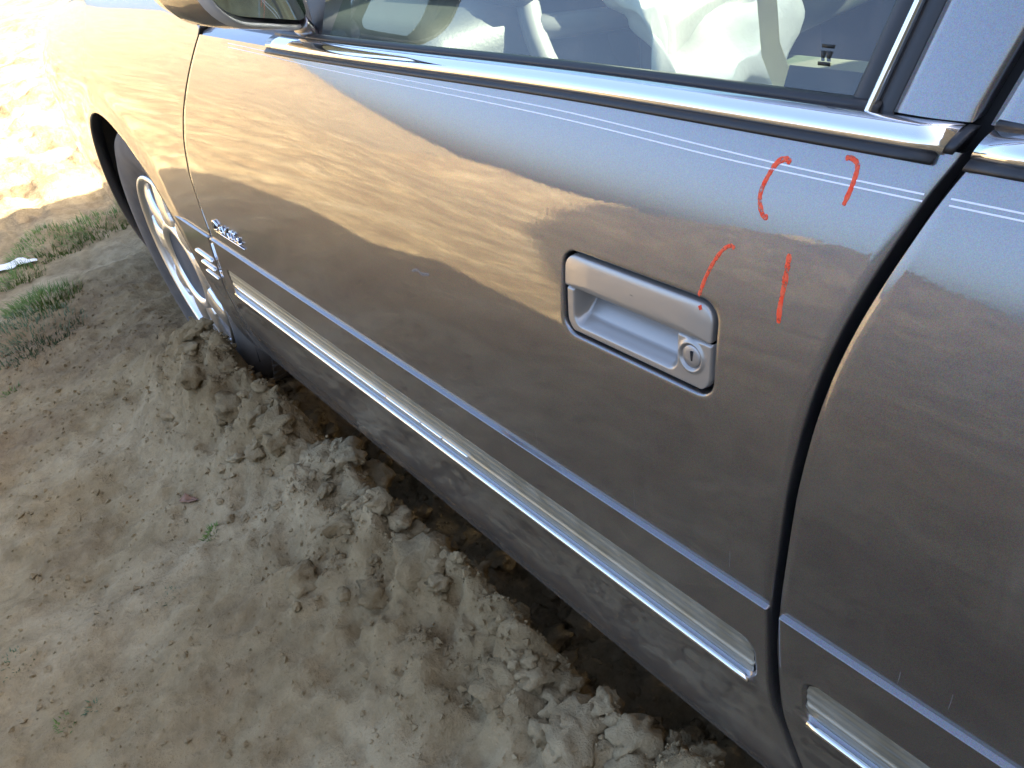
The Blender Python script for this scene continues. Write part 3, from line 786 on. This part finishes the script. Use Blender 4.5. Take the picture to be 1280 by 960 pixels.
# ---- arch liner and wheel
P = []
for a in np.linspace(math.radians(-25), math.radians(205), 50):
    P.append([(AC[0] + (AR + .004) * math.cos(a), y, AC[1] + (AR + .004) * math.sin(a)) for y in np.linspace(.035, .36, 6)] + [(AC[0] + .05 * math.cos(a), .37, AC[1] + .05 * math.sin(a))])
grid('arch_liner', P, UNDER, fend)
def lathe(name, prof, c, m_, parent, seg=64, ang=(0, 2 * math.pi)):
    """prof: (radius, y) revolved about the y axis through c"""
    P = []
    for a in np.linspace(ang[0], ang[1], seg, endpoint=False):
        P.append([(c[0] + r * math.cos(a), c[1] + y, c[2] + r * math.sin(a)) for r, y in prof])
    return grid(name, P, m_, parent, closed_u=True)
def make_wheel(detail=True):
    t_prof = [(.215, .012), (.222, .004), (.235, -.004), (.262, -.012), (.290, -.012), (.312, -.004), (.326, .010), (.333, .024), (.336, .04), (.336, .185), (.333, .20), (.320, .222), (.28, .235), (.22, .22)]
    root = lathe('wheel', [(.200, .10), (.204, .20), (.05, .20)], (0, 0, 0), UNDER, CAR)
    ty = lathe('tyre', t_prof, (0, 0, 0), TYRE, root, 96)
    # tread blocks as shallow ribs
    bm = bmesh.new()
    for k in range(72):
        a = 2 * math.pi * k / 72
        for y0, y1, sk in ((.03, .075, .02), (.082, .118, -.02), (.125, .15, .02), (.157, .198, -.02)):
            q = []
            for (yy, da, r) in ((y0, 0, .3355), (y1, sk, .3355), (y1, sk + .062, .3355), (y0, .062, .3355), (y0, 0, .342), (y1, sk, .342), (y1, sk + .062, .342), (y0, .062, .342)):
                q.append(bm.verts.new((r * math.cos(a + da), yy, r * math.sin(a + da))))
            for f in ((4, 5, 6, 7), (0, 1, 5, 4), (1, 2, 6, 5), (2, 3, 7, 6), (3, 0, 4, 7)): bm.faces.new([q[i] for i in f])
    bmesh.ops.recalc_face_normals(bm, faces=bm.faces)
    me = bpy.data.meshes.new('tread'); bm.to_mesh(me); bm.free(); link('tread', me, TYRE, root, False)['kind'] = 'stuff'
    lathe('rim', [(.212, .03), (.2185, .014), (.2195, .004), (.217, -.002), (.212, -.003), (.206, .001), (.203, .012), (.200, .05), (.196, .12), (.10, .14)], (0, 0, 0), ALLOY, root, 96)
    # nine broad spokes with slots between
    ns = 9
    for k in range(ns):
        a = 2 * math.pi * k / ns + .15; secs = []
        for t in np.linspace(0, 1, 12):
            r = .104 + (.206 - .104) * t
            hw = float(np.interp(r, [.08, .12, .14, .17, .19, .206], [.03, .040, .033, .031, .036, .054]))
            yy = .004 - .010 * math.sin(math.pi * (.25 + .6 * t)) + .006 * t
            sec = []
            for (s, dy) in ((-1, .040), (-1, .006), (-.86, .001), (-.5, -.002), (0, -.003), (.5, -.002), (.86, .001), (1, .006), (1, .040)):
                sec.append((r * math.cos(a) - s * hw * math.sin(a), yy + dy + .006, r * math.sin(a) + s * hw * math.cos(a)))
            secs.append(sec)
        solid_section('spoke', secs, ALLOY, root, False)
    lathe('hub_ring', [(.118, .024), (.114, .006), (.104, -.001), (.094, -.001), (.087, .004), (.0835, .012)], (0, 0, 0), ALLOY, root, 64)
    lathe('slot_shade_disc', [(.201, .050), (.16, .046), (.02, .046)], (0, 0, 0), UNDER, root, 48)  # dark disc added so the slots between the spokes look shaded
    lathe('hub_recess', [(.0835, .006), (.080, .0085), (.045, .010), (.040, .0085), (.0005, .0085)], (0, 0, 0), RECESS, root, 48)
    return root
def place(root, loc, flip=False, rz=0.0):
    root.matrix_parent_inverse = Matrix.Translation(-CAR.location)
    root.location = loc; root.rotation_euler = (0, 0, rz + (math.pi if flip else 0))
wheel = make_wheel()
place(wheel, (0, .028, .335), rz=math.radians(0))
def copy_part(src, loc, flip):
    c = src.copy(); COL.objects.link(c); c.parent = CAR; place(c, loc, flip)
    for ch in src.children:
        g = ch.copy(); COL.objects.link(g); g.parent = c
    return c
copy_part(wheel, (0, W - .028, .335), True); copy_part(wheel, (2.89, .04, .335), False); copy_part(wheel, (2.89, W - .04, .335), True)

# ---- hood, cowl, nose
def hood():
    P = []
    for x in np.linspace(.52, -.99, 60):
        zt = .6 + (.948 - .6) * float(crown_scale(x)) + .003; y0 = float(SY(x, zt - .003)) + .006; row = [(x, y0 + .001, zt - .02)]
        for t in np.linspace(0, 1, 40):
            y = y0 + (W - 2 * y0) * t
            row.append((x - .03 * math.sin(math.pi * t), y, zt + .055 * math.sin(math.pi * t) ** .7 - .0))
        row.append((x, W - y0 - .001, zt - .02)); P.append(row)
    return grid('hood', P, PAINT, CAR)
hood()
P = []
zn = .6 + .348 * float(crown_scale(-.98))
for z in np.concatenate([[zn + .012, zn + .004], np.linspace(zn, .225, 40), [.215]]):
    zc = min(max(z, .225), zn); xe = -.98 - .03 * math.sin((zc - .2) * 5) - .003; ye = float(SY(xe, min(zc, zn - .002)))
    bulge = .05 * math.exp(-((z - .42) / .13) ** 2); row = []
    for t in np.linspace(-1, 1, 60):
        c = (1 - abs(t) ** 3.2) ** .55; row.append((xe - (.14 + bulge) * c + (.25 if z < .22 else 0) + (.03 if z > zn + .008 else 0), W / 2 + t * (W / 2 - ye), z))
    P.append(row)
nose = grid('front_bumper', P, PAINT, CAR)
for y in (.22, W - .22): rbox('headlight', (-1.09, y + (.12 if y < 1 else -.12), .68), (.06, .30, .10), .015, ALLOY, nose)
rbox('grille', (-1.125, W / 2, .67), (.04, .70, .13), .012, CHROME, nose)

# ---- rear quarter, boot, tail, right-hand side, roof and pillars
def sidegrid(name, xa, xb, z0, z1, m_, par, mirror=False, nx=60, nz=40, topz=None):
    P = []
    for x in np.linspace(xa, xb, nx):
        row = []
        zt = topz(x) if topz else z1
        for z in np.linspace(z0, zt, nz): row.append((x, float(SY(x, z)), z))
        P.append(row)
    P = np.array(P)
    if mirror: P = mir(P)
    return grid(name, P, m_, par)
sidegrid('rear_quarter', 2.665, 4.10, .30, .93, PAINT, CAR, nx=50, topz=lambda x: .93 - .05 * max(0, x - 2.8) / 1.3)
rq = sidegrid('right_side', -.98, 4.10, .25, .93, PAINT, CAR, True, nx=100, topz=lambda x: .6 + (.945 - .6) * float(crown_scale(x)) if x < .55 else (.895 if x < 2.8 else .93 - .05 * (x - 2.8) / 1.3))
P = []
for x in np.linspace(2.95, 4.08, 24):
    zt = .93 - .05 * max(0, x - 2.8) / 1.3; y0 = float(SY(x, zt))
    P.append([(x, y0 + (W - 2 * y0) * t, zt + .07 * math.sin(math.pi * t) ** .6) for t in np.linspace(0, 1, 30)])
grid('boot_lid', P, PAINT, CAR)
P = []
for t in np.linspace(0, 1, 24):
    y = .06 + (W - .12) * t; x0 = 4.09 + .09 * math.sin(math.pi * t) ** .6; b = math.sin(math.pi * t)
    P.append([(x0 - .03, y, .885 + .06 * b ** .6), (x0, y, .80), (x0 + .05, y, .56), (x0 + .06, y, .45), (x0, y, .26), (x0 - .2, y, .22)])
grid('rear_bumper', P, PAINT, CAR)
def roof_z(x, t): return 1.355 + .045 * math.sin(math.pi * t) ** .6 - .05 * ((x - 1.85) / .8) ** 2
y0 = YG(1.385) + .02; ts = np.linspace(0, 1, 41); xsr = np.linspace(1.16, 2.62, 37); V = []; F = []
for t in ts:
    for x in xsr: V.append((x, y0 + (W - 2 * y0) * t, roof_z(x, t)))
SRX, SRY = (1.36, 1.86), (.66, 1.32)                    # unseen opening added in the roof to let sun into the cabin
for i in range(40):
    for j in range(36):
        yc = y0 + (W - 2 * y0) * (ts[i] + ts[i + 1]) / 2; xc = (xsr[j] + xsr[j + 1]) / 2
        if SRX[0] < xc < SRX[1] and SRY[0] < yc < SRY[1]: continue
        n_ = 37; F.append((i * n_ + j, (i + 1) * n_ + j, (i + 1) * n_ + j + 1, i * n_ + j + 1))
roof = from_pd('roof', V, F, PAINT, CAR)
def pillar(name, A, B, w0, w1, mirror=False, t=.03):
    A = np.array(A, float); B = np.array(B, float); secs = []
    for k in np.linspace(0, 1, 12):
        c = A * (1 - k) + B * k; ww = w0 * (1 - k) + w1 * k
        s = [(c[0] + ww * .5 * math.cos(q), c[1] + t * .5 * math.sin(q), c[2]) for q in np.linspace(0, 2 * math.pi, 12, endpoint=False)]
        secs.append(s)
    secs = np.array(secs)
    if mirror: secs = mir(secs)
    return solid_section(name, secs, PAINT, CAR)
yt = YG(1.36) + .01
for mr in (False, True):
    pillar('windshield_pillar', (.48, .10, .90), (1.24, yt + .015, 1.352), .11, .07, mr)
    pillar('rear_pillar', (3.05, .13, .90), (2.55, yt + .01, 1.345), .46, .22, mr)
    pillar('roof_rail', (1.20, yt + .01, 1.35), (2.60, yt + .01, 1.346), .03, .03, mr, t=.06)
pillar('centre_pillar', (1.79, .09, .90), (1.90, yt, 1.345), .10, .07, True)
rail = []
for x in np.linspace(1.20, 2.60, 20): rail.append([(x, YG(1.335) + dy, z) for dy, z in ((-.004, 1.328), (-.004, 1.365), (.05, 1.372), (.06, 1.335))])
solid_section('door_header', rail, PAINT, CAR)
rail = mir(np.array(rail)); solid_section('door_header', rail, PAINT, CAR)
qsheet('windshield', (.42, .16, .915), (.42, W - .16, .915), (1.20, W - yt - .03, 1.365), (1.20, yt + .03, 1.365), GLASS, CAR, 16, (-.10, 0, .02))
qsheet('rear_window', (3.20, .25, .92), (3.20, W - .25, .92), (2.60, W - yt - .05, 1.345), (2.60, yt + .05, 1.345), GLASS, CAR, 12, (.05, 0, .02))
qsheet('right_front_glass', mir(np.array((1.005, YG(.88) + .01, .88))), mir(np.array((1.70, YG(.88) + .01, .88))), mir(np.array((1.80, YG(TOP), TOP))), mir(np.array((1.36, YG(TOP), TOP))), GLASS, CAR)
qsheet('right_rear_glass', mir(np.array((1.845, YG(.88) + .01, .88))), mir(np.array((2.62, YG(.88) + .01, .88))), mir(np.array((2.52, YG(TOP), TOP))), mir(np.array((1.95, YG(TOP), TOP))), GLASS, CAR)

# ---- inner structure behind the seams and under the floor
def inner(name, xa, xb, za, zb, dy, m_):
    P = [[(x, float(SY(x, z)) + dy, z) for z in np.linspace(za, zb, 24)] for x in np.linspace(xa, xb, 30)]
    return grid(name, P, m_, CAR)
inner('door_jamb', 1.64, 1.80, .235, .912, .026, GAP)
inner('hinge_jamb', .36, .70, .24, .885, .030, GAP)
strip('jamb_upper', 1.757, 1.796, GAP, CAR, .014, za=.87, f0=lambda z: (z - .897) * .30, f1=lambda z: (z - .897) * .30)
rbox('sill', (1.6, .17, .28), (2.3, .20, .12), .01, UNDER, CAR)
rbox('floor_pan', (1.62, W / 2, .225), (4.6, W - .42, .05), .005, UNDER, CAR)
rbox('firewall', (.40, W / 2, .56), (.03, W - .30, .62), .005, UNDER, CAR)

# ---- door mirror
def mirror():
    # outline in (y, z) of the face towards the driver; housing bulges forward
    out = rrect(-.043, .072, .906, 1.04, (.03, .016, .014, .040), 8)
    out = [(y, z + (.074 - y) * .33) for y, z in out]
    cy, cz = -.004, 1.0
    def sk(y, z): return 1.016 + (.066 - y) * .20 + (z - .94) * .05
    rings = []
    for s, dx in ((.93, .004), (.965, .0), (1.0, .001), (1.015, .006), (1.02, .018), (1.0, .045), (.93, .08), (.75, .105), (.4, .12), (.02, .124)):
        rings.append([(sk(y, z) - dx, cy + (y - cy) * s - dx * .35, cz + (z - cz) * s) for y, z in out])
    body = grid('door_mirror', rings[4:], PAINT, CAR, closed_v=True)
    grid('mirror_frame', rings[:5], FRAMEGREY, body, closed_v=True)
    grid('mirror_seal', [[(sk(y, z) - dx, cy + (y - cy) * s, cz + (z - cz) * s) for y, z in out] for s, dx in ((.935, .0035), (.90, .010), (.84, .024))], BLACK, body, closed_v=True)
    g = []
    for s in (.86, .5, .02): g.append([(sk(cy, cz) - .016 + (y - cy) * s * .16, cy + (y - cy) * s, cz + (z - cz) * s) for y, z in out])
    grid('mirror_glass', g, MIRROR, body, closed_v=True)
    secs = []
    for t in np.linspace(0, 1, 8):
        x = 1.006 - .002 * t; y = .058 + .012 * t; z = .918 - .022 * t
        secs.append([(x + .021 * (1 + .25 * t) * math.cos(q), y + .010 * math.sin(q) * .6, z + .009 * math.sin(q)) for q in np.linspace(0, 2 * math.pi, 14, endpoint=False)])
    solid_section('mirror_arm', secs, PAINT, body)
mirror()

# ------------------------------------------------------------------ interior
inn = rbox('dashboard', (.80, W / 2, .76), (.46, W - .36, .22), .05, DASH, CAR, seg=4)
rbox('instrument_hood', (.93, .55, .885), (.26, .46, .05), .02, DASH, inn)
rbox('glovebox', (1.035, 1.40, .73), (.01, .42, .13), .004, TRIMIN, inn)
rbox('centre_console', (1.15, W / 2, .50), (.9, .20, .16), .03, TRIMIN, CAR)
rbox('carpet', (1.7, W / 2, .31), (2.5, W - .4, .02), .004, CARPET, CAR)
for yy, nm in ((.53, 'driver_seat'), (W - .53, 'passenger_seat')):
    c = rbox(nm, (1.42, yy, .52), (.54, .54, .17), .05, LEATHER, CAR, puff=.28)
    rbox('seat_back', (1.76, yy, .84), (.17, .52, .66), .06, LEATHER, c, Matrix.Rotation(math.radians(16), 3, 'Y'), puff=.28)
    rbox('headrest', (1.90, yy, 1.24), (.10, .28, .17), .04, LEATHER, c, puff=.3)
c = rbox('rear_bench', (2.42, W / 2, .52), (.50, W - .5, .17), .05, LEATHER, CAR)
rbox('bench_back', (2.78, W / 2, .80), (.18, W - .5, .56), .06, LEATHER, c, Matrix.Rotation(math.radians(20), 3, 'Y'))
# inner door trims
for mr in (False, True):
    P = np.array([[(x, .17 + .02 * math.sin((z - .3) * 6), z) for z in np.linspace(.30, .84, 14)] + [(x, .13, .858), (x, .10, .862)] for x in np.linspace(.62, 2.75, 20)])
    if mr: P = mir(P)
    grid('door_trim', P, TRIMIN, CAR)
P = mir(np.array([[(x, .165 + dy, .70 + dz) for dy, dz in ((0, .05), (.05, .04), (.07, .01), (.05, -.02), (0, -.03))] for x in np.linspace(1.05, 1.62, 10)]))
grid('armrest', P, TRIMIN, CAR)
# steering wheel with a limp, deployed air bag
def steering():
    c = Vector((1.07, .53, .80)); ax = Vector((.88, 0, .47)).normalized(); u = Vector((0, 1, 0)); v = ax.cross(u)
    pts = [c + u * (.19 * math.cos(a)) + v * (.19 * math.sin(a)) for a in np.linspace(0, 2 * math.pi, 48, endpoint=False)]
    P = []
    for k, p in enumerate(pts):
        rd = (p - c).normalized(); P.append([p + rd * (.015 * math.cos(q)) + ax * (.015 * math.sin(q)) for q in np.linspace(0, 2 * math.pi, 10, endpoint=False)])
    s = grid('steering_wheel', P, PLASTIC, CAR, closed_u=True, closed_v=True)
    for a in (0.2, math.pi - .2, 4.2, 5.2):
        tube('steering_spoke', [c, c + (u * math.cos(a) + v * math.sin(a)) * .185], .016, PLASTIC, s, 8)
    tube('steering_column', [c - ax * .02, c - ax * .38], .045, DASH, s, 14)
    # air bag: a crumpled drape falling from the hub over the seat edge
    P = []
    for i in range(34):
        t = i / 33; row = []
        for j in range(40):
            s_ = j / 39; a = s_ * 2 * math.pi
            rr_ = .015 + .125 * math.sin(math.pi * min(t * .92 + .02, 1)) ** .7
            wob = 1 + .16 * math.sin(3 * a + 4 * t) + .10 * math.sin(7 * a - 5 * t) + .12 * float(numpy_noise2(s_ * 9, t * 7, 19))
            p = c + ax * (.02 + .14 * math.sin(math.pi * t * .8)) + Vector((-.04 + .01 * t, .02 * t, -.22 * t ** 1.3 + .05 * math.sin(math.pi * t)))
            p = p + (u * math.cos(a) * 1.05 + v * math.sin(a)) * (rr_ * wob) * (1 - .25 * t)
            row.append(p)
        P.append(row)
    grid('air_bag', P, CLOTH, CAR, closed_v=True)
steering()
pts = [(1.66, .215, 1.22), (1.58, .24, 1.08), (1.50, .275, .97), (1.463, .295, .90), (1.462, .30, .85), (1.470, .315, .80), (1.475, .33, .70)]
P = []
for k, p in enumerate(pts): P.append([(p[0] - .006, p[1] + .020, p[2]), (p[0] - .002, p[1], p[2]), (p[0] + .006, p[1] - .020, p[2])])
grid('seat_belt', P, BELT, CAR)

# ------------------------------------------------------------------ clods, crumbs, plants, litter
def clod_mesh(k, sub=2):
    bm = bmesh.new(); bmesh.ops.create_icosphere(bm, subdivisions=sub, radius=1)
    r_ = random.Random(k); ox, oy = r_.uniform(0, 90), r_.uniform(0, 90)
    for v in bm.verts:
        d = v.co.normalized()
        n1 = float(numpy_noise2(d.x * 1.6 + ox + d.z * .9, d.y * 1.6 + oy - d.z * 1.1, k))
        n2 = float(numpy_noise2(d.x * 4.1 + ox + d.z * 3, d.y * 4.1 + oy + d.z * 2.3, k + 50))
        n3 = float(numpy_noise2(d.x * 8 + ox + d.z * 6, d.y * 8 + oy - d.z * 5, k + 90)); v.co = d * (1 + .50 * n1 + .30 * n2 + .16 * n3); v.co.z *= .70
    me = bpy.data.meshes.new('clod'); bm.to_mesh(me); bm.free(); me.materials.append(SOIL)
    me.polygons.foreach_set('use_smooth', [True] * len(me.polygons))
    return me
CM = [clod_mesh(k, 3) for k in range(9)]
def put_clod(x, y, s, sink=.25):
    o = bpy.data.objects.new('clod', random.choice(CM)); COL.objects.link(o); o.parent = ground
    o.location = (x, y, float(ground_h(x, y)) + s * (.72 - sink * 2) * .6)
    o.rotation_euler = (random.uniform(-.5, .5), random.uniform(-.5, .5), random.uniform(0, 6.3))
    o.scale = (s * random.uniform(.8, 1.3), s * random.uniform(.8, 1.2), s * random.uniform(.7, 1.1))
for x, y, s in ((.66, -.015, .045), (.56, -.03, .040), (.86, -.05, .036), (1.36, .005, .035), (1.43, -.02, .042), (1.30, -.035, .030), (1.08, -.01, .045), (.38, -.05, .04), (.28, -.08, .03), (1.50, .01, .03), (.75, .03, .03), (1.39, .05, .026)):
    put_clod(x, y - .02, s * .95, .40)
k = 0
while k < 200:
    x = random.uniform(.05, 1.75); y = random.gauss(-.025, .070)
    if y > .16 or y < -.3: continue
    put_clod(x, y, min(.032, .006 + random.expovariate(1 / .007)), .2); k += 1
for _ in range(85):
    put_clod(random.uniform(.35, 1.75), random.uniform(.02, .20), min(.034, .008 + random.expovariate(1 / .008)), .15)
# crumbs too small to pick apart
def crumbs():
    V = []; F = []; base = [Vector(v) for v in ((1, 0, 0), (-1, 0, 0), (0, 1, 0), (0, -1, 0), (0, 0, .8), (0, 0, -.8))]
    T = ((0, 2, 4), (2, 1, 4), (1, 3, 4), (3, 0, 4), (2, 0, 5), (1, 2, 5), (3, 1, 5), (0, 3, 5))
    xs, ys = [], []
    for _ in range(15000):
        if random.random() < .62: x, y = random.uniform(.0, 1.85), random.gauss(.02, .095)
        else: x, y = random.uniform(-.9, 1.7), random.uniform(-.80, .0)
        if y > .3: continue
        xs.append(x); ys.append(y)
    hs = ground_h(np.array(xs), np.array(ys))
    for x, y, h in zip(xs, ys, hs):
        s = min(.009, .0010 + random.expovariate(1 / .0014)); n0 = len(V); R = Matrix.Rotation(random.uniform(0, 6.3), 3, 'Z') @ Matrix.Rotation(random.uniform(-1, 1), 3, 'X')
        for b in base: V.append(R @ (b * s * random.uniform(.7, 1.25)) + Vector((x, y, h + s * .25)))
        F += [tuple(n0 + i for i in t) for t in T]
    o = from_pd('soil_crumbs', V, F, SOIL, ground, False); o['kind'] = 'stuff'
crumbs()

def tuft(x, y, n, hgt, spread, m_, label):
    V = []; F = []
    for _ in range(n):
        a = random.uniform(0, 6.283); r = spread * math.sqrt(random.random()); bx, by = r * math.cos(a), r * math.sin(a)
        bz = float(ground_h(x + bx, y + by)) - .003
        L = hgt * random.uniform(.45, 1.15); la = a + random.uniform(-.9, .9); ln = random.uniform(.25, 1.1); wd = random.uniform(.0011, .0024)
        px_, py_ = -math.sin(la) * wd, math.cos(la) * wd; n0 = len(V)
        for t in (0, .4, .75, 1):
            k_ = 1 - t * .9; ex = bx + math.cos(la) * L * ln * t * t * .8; ey = by + math.sin(la) * L * ln * t * t * .8; ez = bz + L * (t - .35 * ln * t * t)
            V += [(x + ex + px_ * k_, y + ey + py_ * k_, ez), (x + ex - px_ * k_, y + ey - py_ * k_, ez + .0006)]
        for q_ in range(3): F.append((n0 + 2 * q_, n0 + 2 * q_ + 2, n0 + 2 * q_ + 3, n0 + 2 * q_ + 1))
    o = from_pd('grass_tuft', V, F, m_, None, False)
    return tag(o, label, 'grass', 'sparse grass tufts on the dirt')
CX, CY, CZ = 1.99876, -.35391, 1.08146
def at(px_, py_, z=.06):
    u_, v_ = px_ - 640, py_ - 480
    d = [RX[i] * u_ + RD[i] * v_ + RF[i] * 1091.5 for i in range(3)]; s = (z - CZ) / d[2]
    for _ in range(3):
        X, Y_ = CX + s * d[0], CY + s * d[1]; s = (float(ground_h(X, Y_)) - CZ) / d[2]
    return CX + s * d[0], CY + s * d[1]
for (u_, v_, n, h_, sp, m_, lb) in (
    (122, 285, 560, .035, .15, GRASS, 'short green grass patch on the dirt beside the front tyre'),
    (62, 312, 620, .032, .15, GRASS, 'low green grass patch near the edge of the car shadow'),
    (25, 350, 260, .04, .09, GRASS, 'green grass growing behind the white litter scrap'),
    (55, 378, 620, .04, .12, GRASS, 'tall bright green grass tuft on bare dirt beyond the wheel'),
    (40, 425, 640, .03, .16, GRASSB, 'wide grey-green grass clump in front of the bright green tuft'),
    (14, 490, 40, .018, .03, GRASS, 'tiny green sprout on plain pale dirt'),
    (265, 668, 60, .014, .018, GRASS, 'small green sprig at the foot of the dirt ridge'),
    (210, 745, 40, .008, .022, GRASSB, 'small grey-green sprig flat on trodden dirt'),
    (118, 882, 30, .009, .016, GRASSB, 'dusty bluish-green sprout on the trodden dirt'),
    (82, 905, 34, .010, .016, GRASS, 'bright green seedling next to the dusty sprout'),
    (18, 830, 60, .010, .035, GRASSB, 'grey dry weed patch on the trodden dirt')):
    x, y = at(u_, v_); tuft(x, y, n, h_, sp, m_, lb)

def scrap(name, u_, v_, L, Wd, rz, m_, label, cat, curl=.3):
    x, y = at(u_, v_); P = []
    for i in range(12):
        t = i / 11 - .5; row = []
        for j in range(7):
            s_ = j / 6 - .5; ww = Wd * (1 - (2 * t) ** 4 * .6) * (1 + .25 * float(numpy_noise2(i * .6, 3.1, 4)))
            px_, py_ = t * L, s_ * ww; X = x + px_ * math.cos(rz) - py_ * math.sin(rz); Y_ = y + px_ * math.sin(rz) + py_ * math.cos(rz)
            row.append((X, Y_, float(ground_h(X, Y_)) + .004 + curl * L * .25 * (4 * t * t) * .5 + abs(s_) * ww * .25))
        P.append(row)
    P = np.array(P); Q = P[:, ::-1].copy(); Q[..., 2] -= .0012
    o = grid(name, np.concatenate([P, Q], 1), m_, None, closed_v=True)
    return tag(o, label, cat)
scrap('litter_scrap', 14, 337, .20, .05, 1.0, pbr('white_litter', (.68, .67, .64), .7), 'curled white litter scrap lying among the grass', 'litter')
scrap('dead_leaf', 237, 627, .045, .016, .55, pbr('brown_leaf', (.17, .085, .045), .7), 'brown dead leaf lying on the dirt below the ridge', 'leaf')
o = bpy.data.objects.new('dark_shard', clod_mesh(23, 1).copy()); COL.objects.link(o)
o.data.materials.clear(); o.data.materials.append(pbr('blue_black_shard', (.012, .014, .022), .4))
x, y = at(722, 886, .1); o.location = (x, y, float(ground_h(x, y)) + .006); o.scale = (.013, .007, .010); o.rotation_euler = (.3, .5, 1.1)
tag(o, 'small blue-black shard stuck in the dirt ridge', 'debris')

# ------------------------------------------------------------------ render
sc.render.engine = 'CYCLES'
sc.render.resolution_x = 1024; sc.render.resolution_y = 768
sc.cycles.use_denoising = True
sc.cycles.max_bounces = 8; sc.cycles.transparent_max_bounces = 12
